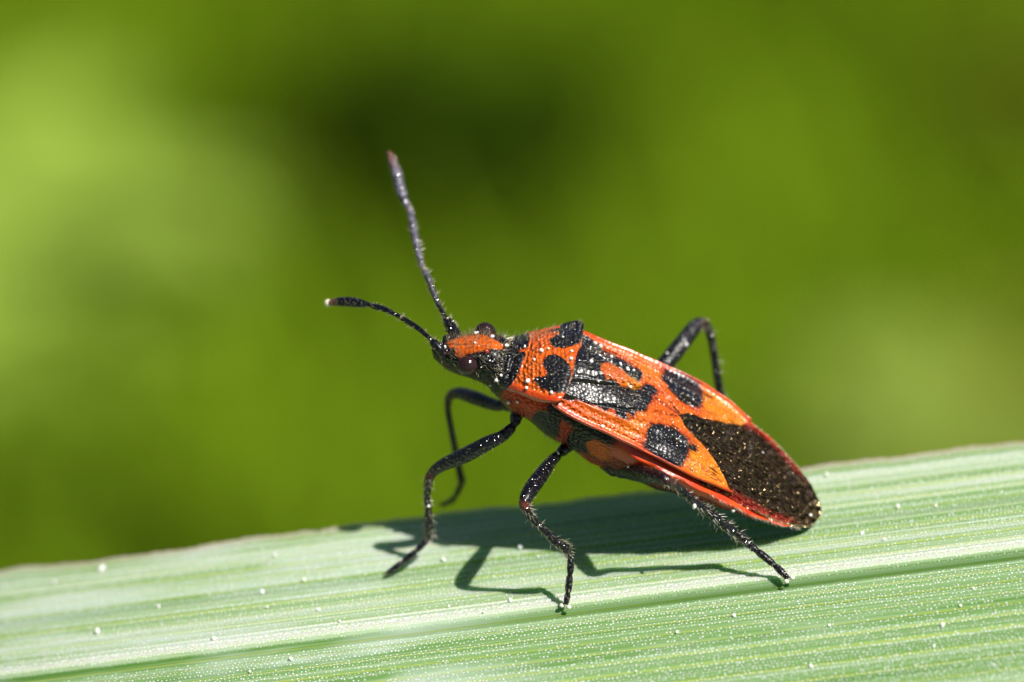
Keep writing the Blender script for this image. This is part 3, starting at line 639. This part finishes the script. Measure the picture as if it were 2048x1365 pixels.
def leaf_material():
    m, n, l, p = new_mat('waxy_leaf_blade')
    uvn = attr(n, 'leafuv', 'Vector')
    sp = n.new('ShaderNodeSeparateXYZ'); l.new(uvn, sp.inputs[0]); s, v = sp.outputs[0], sp.outputs[1]
    def nz(kx, ky, det=2.0, off=0.0):
        q = n.new('ShaderNodeVectorMath'); q.operation = 'MULTIPLY_ADD'; l.new(uvn, q.inputs[0]); q.inputs[1].default_value = (kx, ky, 0); q.inputs[2].default_value = (off, off * 1.7, off)
        return noise(n, l, q.outputs[0], 1.0, det, .55)
    streak = nz(.02, 1.7, 2.0); streak2 = nz(.03, 9.0, 2.0, 5.0); streak3 = nz(.05, 26.0, 2.0, 13.0); patch = nz(.22, .9, 4.0, 9.0)
    def ramp(f, stops):
        r = n.new('ShaderNodeValToRGB'); l.new(f, r.inputs[0]); e = r.color_ramp.elements
        while len(e) > 1: e.remove(e[-1])
        e[0].position, e[0].color = stops[0][0], (*stops[0][1], 1)
        for pos, c in stops[1:]:
            k = e.new(pos); k.color = (*c, 1)
        return r.outputs[0]
    def band(centre, half, src=None):
        d = math_node(n, l, 'ABSOLUTE', math_node(n, l, 'SUBTRACT', v if src is None else src, centre))
        return math_node(n, l, 'SUBTRACT', 1.0, math_node(n, l, 'DIVIDE', d, half), clamp=True)
    mixs = math_node(n, l, 'ADD', math_node(n, l, 'MULTIPLY', streak, .34), math_node(n, l, 'ADD', math_node(n, l, 'MULTIPLY', streak2, .33), math_node(n, l, 'MULTIPLY', streak3, .33)))
    pale = ramp(mixs, [(.39, (.12, .245, .05)), (.455, (.225, .36, .145)), (.52, (.335, .46, .27)), (.60, (.52, .62, .49))])
    green = ramp(mixs, [(.40, (.075, .18, .035)), (.465, (.14, .265, .08)), (.53, (.205, .335, .145)), (.60, (.32, .44, .26))])
    lower = math_node(n, l, 'MULTIPLY', math_node(n, l, 'SUBTRACT', v, 5.0), 5.0, clamp=True)
    base = mix_col(n, l, lower, pale, green)
    base = mix_col(n, l, math_node(n, l, 'MULTIPLY', math_node(n, l, 'SUBTRACT', patch, .56, clamp=True), 2.5, clamp=True), base, (.40, .51, .37))
    smear = math_node(n, l, 'MULTIPLY', math_node(n, l, 'MULTIPLY', math_node(n, l, 'SUBTRACT', nz(.16, .8, 3.0, 41.0), .47, clamp=True), 7.0, clamp=True), math_node(n, l, 'MULTIPLY', math_node(n, l, 'SUBTRACT', 1.0, s), .25, clamp=True))
    base = mix_col(n, l, math_node(n, l, 'MULTIPLY', smear, .65), base, (.50, .60, .52))
    fleck = math_node(n, l, 'MULTIPLY', math_node(n, l, 'SUBTRACT', nz(1.1, 3.0, 3.0, 55.0), .70, clamp=True), 8.0, clamp=True)
    base = mix_col(n, l, math_node(n, l, 'MULTIPLY', fleck, .6), base, (.20, .20, .06))
    # yellow-green veins
    vf = math_node(n, l, 'FRACT', math_node(n, l, 'DIVIDE', math_node(n, l, 'ADD', v, math_node(n, l, 'MULTIPLY', nz(.02, .5, 1.0, 27.0), .35)), .40))
    vein = band(.5, .09, vf)
    veinm = math_node(n, l, 'MULTIPLY', vein, math_node(n, l, 'MULTIPLY', nz(.25, 1.2, 2.0, 21.0), 1.4))
    base = mix_col(n, l, veinm, base, (.36, .43, .04))
    # keel: pale waxy crest with white glare painted in, deep green furrow under it, and the greener furrow farther up
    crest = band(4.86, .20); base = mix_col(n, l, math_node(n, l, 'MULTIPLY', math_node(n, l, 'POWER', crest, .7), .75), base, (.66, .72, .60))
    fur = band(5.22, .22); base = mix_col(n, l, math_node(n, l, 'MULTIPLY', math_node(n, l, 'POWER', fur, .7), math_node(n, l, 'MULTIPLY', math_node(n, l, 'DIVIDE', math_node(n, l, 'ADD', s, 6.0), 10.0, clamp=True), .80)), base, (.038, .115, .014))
    fur2 = band(2.6, .55); base = mix_col(n, l, math_node(n, l, 'MULTIPLY', fur2, math_node(n, l, 'MULTIPLY', patch, .9)), base, (.10, .23, .05))
    # straw-coloured margin
    mar = math_node(n, l, 'SUBTRACT', 1.0, math_node(n, l, 'DIVIDE', v, .30), clamp=True)
    base = mix_col(n, l, math_node(n, l, 'MULTIPLY', mar, .9), base, (.46, .40, .20))
    # rows of wax papillae
    dv, du = .105, .098
    vr = math_node(n, l, 'DIVIDE', v, dv); row = math_node(n, l, 'FLOOR', vr)
    wn = n.new('ShaderNodeTexWhiteNoise'); wn.noise_dimensions = '1D'; l.new(row, wn.inputs['W']); hrow = wn.outputs['Value']
    ur = math_node(n, l, 'ADD', math_node(n, l, 'DIVIDE', s, du), math_node(n, l, 'MULTIPLY', hrow, 7.3)); cell = math_node(n, l, 'FLOOR', ur)
    cx = n.new('ShaderNodeCombineXYZ'); l.new(cell, cx.inputs[0]); l.new(row, cx.inputs[1])
    w2 = n.new('ShaderNodeTexWhiteNoise'); w2.noise_dimensions = '2D'; l.new(cx.outputs[0], w2.inputs['Vector'])
    s2 = n.new('ShaderNodeSeparateColor'); l.new(w2.outputs['Color'], s2.inputs[0])
    jx = math_node(n, l, 'MULTIPLY', math_node(n, l, 'SUBTRACT', s2.outputs[0], .5), .5); jy = math_node(n, l, 'MULTIPLY', math_node(n, l, 'SUBTRACT', s2.outputs[1], .5), .55)
    dx = math_node(n, l, 'MULTIPLY', math_node(n, l, 'SUBTRACT', math_node(n, l, 'SUBTRACT', math_node(n, l, 'FRACT', ur), .5), jx), du / .1)
    dy = math_node(n, l, 'MULTIPLY', math_node(n, l, 'SUBTRACT', math_node(n, l, 'SUBTRACT', math_node(n, l, 'FRACT', vr), .5), jy), dv / .1)
    dd = math_node(n, l, 'SQRT', math_node(n, l, 'ADD', math_node(n, l, 'MULTIPLY', dx, dx), math_node(n, l, 'MULTIPLY', dy, dy)))
    rad = math_node(n, l, 'ADD', math_node(n, l, 'MULTIPLY', s2.outputs[2], .12), .16)
    dot = math_node(n, l, 'MULTIPLY', math_node(n, l, 'SUBTRACT', rad, dd), 9.0, clamp=True)
    keep = math_node(n, l, 'GREATER_THAN', math_node(n, l, 'ADD', hrow, math_node(n, l, 'MULTIPLY', s2.outputs[1], .5)), .36)
    dot = math_node(n, l, 'MULTIPLY', math_node(n, l, 'MULTIPLY', dot, keep), math_node(n, l, 'SUBTRACT', 1.0, math_node(n, l, 'MULTIPLY', band(5.2, .22), 1.6), clamp=True))
    base = mix_col(n, l, math_node(n, l, 'MULTIPLY', dot, .92), base, (.82, .88, .88))
    spk = math_node(n, l, 'MULTIPLY', math_node(n, l, 'SUBTRACT', nz(14.0, 22.0, 1.0, 33.0), .5, clamp=True), math_node(n, l, 'MULTIPLY', band(4.74, .30), 7.0), clamp=True)  # white sparkle along the crest, painted as colour
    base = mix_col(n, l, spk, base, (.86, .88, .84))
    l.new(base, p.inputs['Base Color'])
    fine = nz(6.0, 30.0, 2.0, 3.0)
    h = math_node(n, l, 'ADD', math_node(n, l, 'MULTIPLY', dot, 1.0), math_node(n, l, 'MULTIPLY', fine, .35))
    b = n.new('ShaderNodeBump'); b.inputs['Strength'].default_value = .6; b.inputs['Distance'].default_value = .004
    l.new(h, b.inputs['Height']); l.new(b.outputs[0], p.inputs['Normal'])
    p.inputs['Subsurface Weight'].default_value = .5; p.inputs['Subsurface Radius'].default_value = (.03, .075, .010); p.inputs['Subsurface Scale'].default_value = 1.0
    p.inputs['Roughness'].default_value = .38; p.inputs['Specular IOR Level'].default_value = .3
    # thin tissue lets some light through
    tr = n.new('ShaderNodeBsdfTranslucent'); tr.inputs['Color'].default_value = (.16, .30, .02, 1)
    mx = n.new('ShaderNodeMixShader'); mx.inputs[0].default_value = .12
    outn = n['Material Output']; l.new(p.outputs[0], mx.inputs[1]); l.new(tr.outputs[0], mx.inputs[2]); l.new(mx.outputs[0], outn.inputs['Surface'])
    return m
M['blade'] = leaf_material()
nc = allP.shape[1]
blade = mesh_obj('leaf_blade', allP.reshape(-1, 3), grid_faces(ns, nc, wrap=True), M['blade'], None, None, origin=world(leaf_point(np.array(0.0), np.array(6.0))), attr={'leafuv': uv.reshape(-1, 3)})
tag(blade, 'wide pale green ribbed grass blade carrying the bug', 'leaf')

# ---------------------------------------------------------------- ground and the plants far behind (world millimetres: x, forward, up)
GROUND = -220.0
def leafy(name, a, b, rough=.7, trans=.3):
    m, n, l, p = new_mat(name)
    v = coords(n); f = noise(n, l, v, 3.0, 3.0)
    l.new(mix_col(n, l, f, a, b), p.inputs['Base Color']); p.inputs['Roughness'].default_value = rough
    p.inputs['Specular IOR Level'].default_value = .02
    tr = n.new('ShaderNodeBsdfTranslucent'); tr.inputs['Color'].default_value = (b[0] * 1.3, b[1] * 1.3, b[2] * .6, 1)
    mx = n.new('ShaderNodeMixShader'); mx.inputs[0].default_value = trans
    l.new(p.outputs[0], mx.inputs[1]); l.new(tr.outputs[0], mx.inputs[2]); l.new(mx.outputs[0], n['Material Output'].inputs['Surface'])
    return m
M['bright'] = leafy('yellow_green_leaf', (.27, .395, .05), (.34, .475, .085))
M['mid'] = leafy('mid_green_leaf', (.135, .235, .006), (.20, .315, .013))
M['deep'] = leafy('shade_dark_leaf', (.010, .024, .0006), (.020, .040, .0008), .8, .05)  # shade of the dark gaps put into the leaf colour
M['olive'] = leafy('olive_leaf', (.19, .265, .040), (.26, .335, .07))
M['dry'] = leafy('dry_straw_leaf', (.34, .24, .06), (.46, .34, .11), .6, .15)
M['brown'] = leafy('brown_leaf', (.06, .045, .006), (.10, .07, .012), .6, .1)
M['stalk'] = plain('green_stalk', (.10, .16, .02), .5)
def ground_mat():
    m, n, l, p = new_mat('mossy_soil')
    v = coords(n); f = noise(n, l, v, .35, 5.0); g = noise(n, l, v, 4.0, 4.0)
    c = mix_col(n, l, f, (.05, .07, .006), (.09, .14, .010)); c = mix_col(n, l, math_node(n, l, 'MULTIPLY', g, .5), c, (.045, .035, .012))
    l.new(c, p.inputs['Base Color']); p.inputs['Roughness'].default_value = .9
    b = n.new('ShaderNodeBump'); b.inputs['Strength'].default_value = .6; b.inputs['Distance'].default_value = .3; l.new(g, b.inputs['Height']); l.new(b.outputs[0], p.inputs['Normal'])
    return m
gx = np.concatenate([-np.geomspace(30000, 60, 26), np.linspace(-50, 50, 11), np.geomspace(60, 30000, 26)])
GX, GY = np.meshgrid(gx, gx, indexing='ij')
GZ = GROUND + 3.0 * wob(GX * .02, GY * .02, 1.0, 77) * (np.hypot(GX, GY) < 2000)
ground = mesh_obj('ground', np.stack([GX, GY, GZ], -1).reshape(-1, 3) * U, grid_faces(len(gx), len(gx)), ground_mat(), None, raw=True)
tag(ground, kind='structure')

# meadow grass, nobody could count it
def grass(n):
    g = np.random.default_rng(5); V, F, C = [], [], []
    for i in range(n):
        x, y = g.uniform(-190, 190), g.uniform(260, 900)
        h, wd_, a = g.uniform(14, 42), g.uniform(1.8, 3.8), g.uniform(0, 6.28)
        lx, ly = math.cos(a), math.sin(a); bx, by = g.normal(0, .35, 2) * h
        o = len(V)
        for k, ww in ((0, 1), (.5, .8), (1, 0.06)):
            cx_, cy_, cz = x + bx * k * k, y + by * k * k, GROUND + h * k * (1 - .2 * k)
            V += [(cx_ - lx * wd_ * ww / 2, cy_ - ly * wd_ * ww / 2, cz), (cx_ + lx * wd_ * ww / 2, cy_ + ly * wd_ * ww / 2, cz)]
        F += [[o, o + 1, o + 3, o + 2], [o + 2, o + 3, o + 5, o + 4]]
    return np.array(V) * U, F
Vg, Fg = grass(26000)
tag(mesh_obj('meadow_grass', Vg, Fg, M['mid'], None, raw=True, smooth=False), 'short blurred green meadow grass covering the ground behind the blade', 'grass', kind='stuff')

def leaf_shape(L, Wl, fold=.15, droop=.25, n=9):
    """a broad leaf with a crease along the middle; local x runs to the tip"""
    t = np.linspace(0, 1, n); hw = Wl * np.sin(math.pi * np.clip(t * .96 + .03, 0, 1)**.8) * .5
    V = []
    for k in range(n):
        for sgn in (-1, -.5, 0, .5, 1):
            V.append((t[k] * L, sgn * hw[k], -droop * L * t[k]**2 + abs(sgn) * hw[k] * fold))
    return np.array(V), grid_faces(n, 5).tolist()
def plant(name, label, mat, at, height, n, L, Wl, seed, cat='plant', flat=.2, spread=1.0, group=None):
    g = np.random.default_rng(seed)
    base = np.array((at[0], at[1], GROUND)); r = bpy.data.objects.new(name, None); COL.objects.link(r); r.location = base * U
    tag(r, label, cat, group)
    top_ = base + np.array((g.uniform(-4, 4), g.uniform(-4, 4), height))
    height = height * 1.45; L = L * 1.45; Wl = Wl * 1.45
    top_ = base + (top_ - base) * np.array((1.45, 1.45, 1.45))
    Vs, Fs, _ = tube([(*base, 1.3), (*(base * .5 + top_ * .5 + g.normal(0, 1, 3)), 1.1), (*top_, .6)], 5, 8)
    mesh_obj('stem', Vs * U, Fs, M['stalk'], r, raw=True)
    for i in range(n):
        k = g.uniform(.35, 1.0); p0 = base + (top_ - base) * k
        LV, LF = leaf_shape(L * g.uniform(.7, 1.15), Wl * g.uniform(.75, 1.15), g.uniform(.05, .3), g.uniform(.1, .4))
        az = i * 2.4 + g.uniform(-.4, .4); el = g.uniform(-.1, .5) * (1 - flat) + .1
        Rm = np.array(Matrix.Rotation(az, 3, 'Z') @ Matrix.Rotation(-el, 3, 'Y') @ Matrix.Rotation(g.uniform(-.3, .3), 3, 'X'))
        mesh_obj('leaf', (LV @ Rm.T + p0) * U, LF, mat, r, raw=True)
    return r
def ground_at(px, py, h=0.0):
    """where the line of sight through a picture point meets the height h above the ground, in world millimetres"""
    d = np.array(((px - 1024) / PX / DIST, (682.5 - py) / PX / DIST, -1.0)); c0 = np.array((0, 0, DIST))
    dw = np.array((d[0], d @ FWD, d @ UPV)); cw = np.array((c0[0], c0 @ FWD, c0 @ UPV))
    t = (GROUND + h - cw[2]) / dw[2]; return cw + dw * t
PLANTS = [
 # name, label, material, picture aim, height, leaves, leaf length, width, seed
 ('leafy_plant', 'bright yellow-green leafy plant, blurred, catching the sun', 'bright', (-10, 520), 20, 60, 18, 13, 1),
 ('leafy_plant', 'smaller bright green leafy plant, blurred, behind the yellow-green one', 'bright', (40, 230), 14, 12, 14, 10, 2),
 ('shrub', 'leafy shrub coloured dark for a shaded gap, blurred, behind the upright antenna', 'deep', (1000, 270), 20, 100, 15, 12, 3),
 ('leafy_plant', 'broad green leafy plant, blurred, above the bug\'s hind end', 'olive', (1850, 1010), 16, 14, 19, 12, 5),
 ('leafy_plant', 'low olive green sprig, blurred, below the bug\'s front legs', 'olive', (860, 930), 10, 4, 12, 7, 8),
 ('shrub', 'low shrub coloured dark for shade, blurred, close behind the blade', 'deep', (120, 1130), 12, 26, 18, 11, 9),
 ('dry_plant', 'straw-coloured dry plant, blurred', 'dry', (2110, 690), 16, 7, 14, 6, 6),
 ('brown_plant', 'dark brown withered plant, blurred', 'brown', (2170, 160), 18, 20, 14, 9, 7),
]
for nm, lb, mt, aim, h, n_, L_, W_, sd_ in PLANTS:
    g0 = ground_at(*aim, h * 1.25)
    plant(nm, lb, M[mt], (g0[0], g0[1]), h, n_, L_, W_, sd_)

# ---------------------------------------------------------------- pollen grains lying on the bug and on the blade
BUG_GRAINS = [(-0.38, -0.95, -0.02, 0.065, 'body'), (-0.26, -0.83, 0.1, 0.055, 'body'), (-0.13, -0.11, -0.22, 0.065, 'body'), (0.31, -0.13, -0.11, 0.06, 'pronotum'), (0.71, -0.23, 0.16, 0.07, 'pronotum'), (0.88, -0.18, 0.13, 0.065, 'pronotum'), (0.54, -0.45, 0.28, 0.055, 'pronotum'), (0.38, -0.96, 0.5, 0.07, 'pronotum'), (0.35, -1.13, 0.55, 0.075, 'pronotum'), (0.95, -1.24, 0.86, 0.07, 'pronotum'), (1.24, 0.1, -0.21, 0.06, 'pronotum'), (1.45, -0.24, 0.11, 0.06, 'pronotum'), (1.43, -0.43, 0.32, 0.07, 'pronotum'), (0.13, -1.48, 0.2, 0.065, 'body'), (-0.09, -1.49, -0.06, 0.06, 'body'), (1.91, -0.15, -0.45, 0.065, 'forewing'), (2.03, -0.05, -0.74, 0.065, 'forewing'), (1.92, -0.49, 0.14, 0.06, 'scutellum'), (2.09, -0.97, 0.33, 0.06, 'scutellum'), (2.16, -0.12, -0.76, 0.065, 'forewing'), (2.41, -0.51, -0.12, 0.07, 'scutellum'), (2.64, -0.57, -0.33, 0.075, 'forewing'), (2.81, -0.68, -0.35, 0.06, 'forewing'), (2.87, -1.11, 0.06, 0.07, 'scutellum'), (2.96, -0.71, -0.47, 0.05, 'forewing'), (-0.84, 0.21, -0.53, 0.075, 'body'), (-0.89, 0.19, -0.53, 0.06, 'body'), (-0.48, 0.11, -0.28, 0.06, 'body'), (-0.9, -0.04, -0.2, 0.05, 'body'), (-1.62, -0.14, 0.26, 0.05, 'antenna'), (-0.75, -0.64, 0.04, 0.05, 'body'), (-0.25, -0.84, 0.09, 0.05, 'body'), (-0.38, -0.95, -0.01, 0.06, 'body'), (-0.53, -1.08, -0.34, 0.05, 'body'), (2.18, -2.06, 0.6, 0.065, 'forewing'), (2.82, -3.05, 0.04, 0.07, 'leg'), (4.4, -3.98, 0.81, 0.1, 'leg'), (5.38, -4.12, -0.47, 0.06, 'body'), (6.32, -4.37, -0.79, 0.06, 'body'), (1.12, -2.72, -0.4, 0.05, 'leg'), (6.15, -2.73, -1.66, 0.045, 'wing_membrane'), (7.32, -4.27, -1.67, 0.06, 'wing_membrane'), (4.3, -0.09, -2.96, 0.06, 'leg'), (3.83, -0.3, -2.79, 0.05, 'leg'), (-2.04, -4.05, -1.72, 0.05, 'leg'), (1.9, -0.2, -0.26, 0.05, 'scutellum'), (2.42, -0.38, -0.49, 0.06, 'forewing')]
BLADE_GRAINS = [(5.75, -4.8, -1.85, 0.06, 'far'), (5.69, -4.71, -2.12, 0.05, 'far'), (-10.23, -7.16, -2.55, 0.09, 'far'), (-8.73, -6.55, -2.9, 0.08, 'far'), (-7.29, -7.26, -1.1, 0.07, 'far'), (-6.01, -6.52, -1.83, 0.07, 'far'), (-6.15, -6.18, -2.54, 0.08, 'far'), (-4.74, -6.57, -1.39, 0.05, 'far'), (-4.2, -6.82, -0.78, 0.06, 'far'), (-5.36, -7.7, 0.14, 0.07, 'near'), (-6.35, -8.0, 0.19, 0.08, 'near'), (-5.9, -5.32, -3.72, 0.08, 'far'), (-10.28, -5.7, -4.92, 0.1, 'far'), (-11.48, -6.03, -5.02, 0.09, 'far'), (-5.14, -5.89, -2.64, 0.06, 'far'), (2.96, -7.91, 1.76, 0.065, 'near'), (3.97, -7.01, 0.97, 0.065, 'near'), (5.35, -6.62, 0.75, 0.055, 'near'), (7.62, -6.83, 1.33, 0.065, 'near'), (7.14, -7.77, 2.17, 0.065, 'near'), (9.61, -7.74, 2.48, 0.07, 'near'), (10.08, -7.29, 2.15, 0.06, 'near'), (10.32, -6.81, 1.69, 0.065, 'near'), (10.78, -6.36, 1.32, 0.065, 'near'), (11.11, -5.96, 0.94, 0.055, 'near'), (11.47, -7.71, 2.68, 0.065, 'near'), (8.57, -4.69, -1.39, 0.07, 'far'), (9.08, -4.84, -1.05, 0.06, 'far'), (7.82, -3.32, -3.78, 0.09, 'far'), (8.55, -4.71, -1.36, 0.06, 'far'), (12.06, -3.71, -2.28, 0.06, 'far'), (10.42, -4.05, -2.16, 0.06, 'far'), (9.49, -4.07, -2.29, 0.06, 'far'), (-1.69, -5.39, -2.56, 0.1, 'far'), (0.2, -5.07, -2.62, 0.085, 'far'), (-0.69, -6.58, -0.23, 0.075, 'far'), (-1.54, -6.46, -0.74, 0.06, 'far'), (-0.04, -6.31, -0.67, 0.06, 'far'), (-0.44, -5.77, -1.67, 0.05, 'far'), (0.64, -5.3, -2.32, 0.05, 'far')]

def grain_mesh(seed):
    g = np.random.default_rng(seed); Vv, Ff = ball((0, 0, 0), 1, 1, 1, None, 14, 9)
    r = 1 + .20 * wob(Vv[:, 0] * 2 + Vv[:, 2], Vv[:, 1] * 2 - Vv[:, 2], 1.9, seed)
    Vv = Vv * r[:, None] * np.array((1, g.uniform(.7, 1.1), g.uniform(.6, 1.0)))
    me = bpy.data.meshes.new('pollen_grain'); me.from_pydata((Vv * U).tolist(), [], Ff)
    me.polygons.foreach_set('use_smooth', np.ones(len(me.polygons), bool)); me.materials.append(M['grain']); return me
GM = [grain_mesh(k) for k in range(9)]
WHERE = {'body': "stuck to the bug's head or flank", 'pronotum': "stuck to the bug's orange and black pronotum", 'scutellum': "stuck to the bug's scutellum",
         'forewing': "stuck to the bug's leathery forewing", 'wing_membrane': "stuck to the bug's dark wing membrane", 'leg': "stuck to the bug's leg", 'eye': "stuck beside the bug's eye", 'antenna': "stuck to the bug's antenna",
         'far': 'on the blade between pale rib and the edge behind the bug', 'near': 'on the blade past the pale rib, away from the bug'}
for rows, grp in ((BUG_GRAINS, 'pollen grains on the bug'), (BLADE_GRAINS, 'pollen grains on the blade')):
    for i, (x_, y_, z_, r_, on) in enumerate(rows):
        lab = 'tiny white pollen grain ' + WHERE[on]; r_ = r_ * (.45 + .11 * (i * 7 % 5))
        o = bpy.data.objects.new('pollen_grain', GM[i % 9]); COL.objects.link(o)
        o.location = world((x_, y_, z_)); o.scale = (r_, r_, r_); o.rotation_euler = tuple(rng.uniform(0, 6, 3))
        tag(o, lab, 'pollen grain', grp)
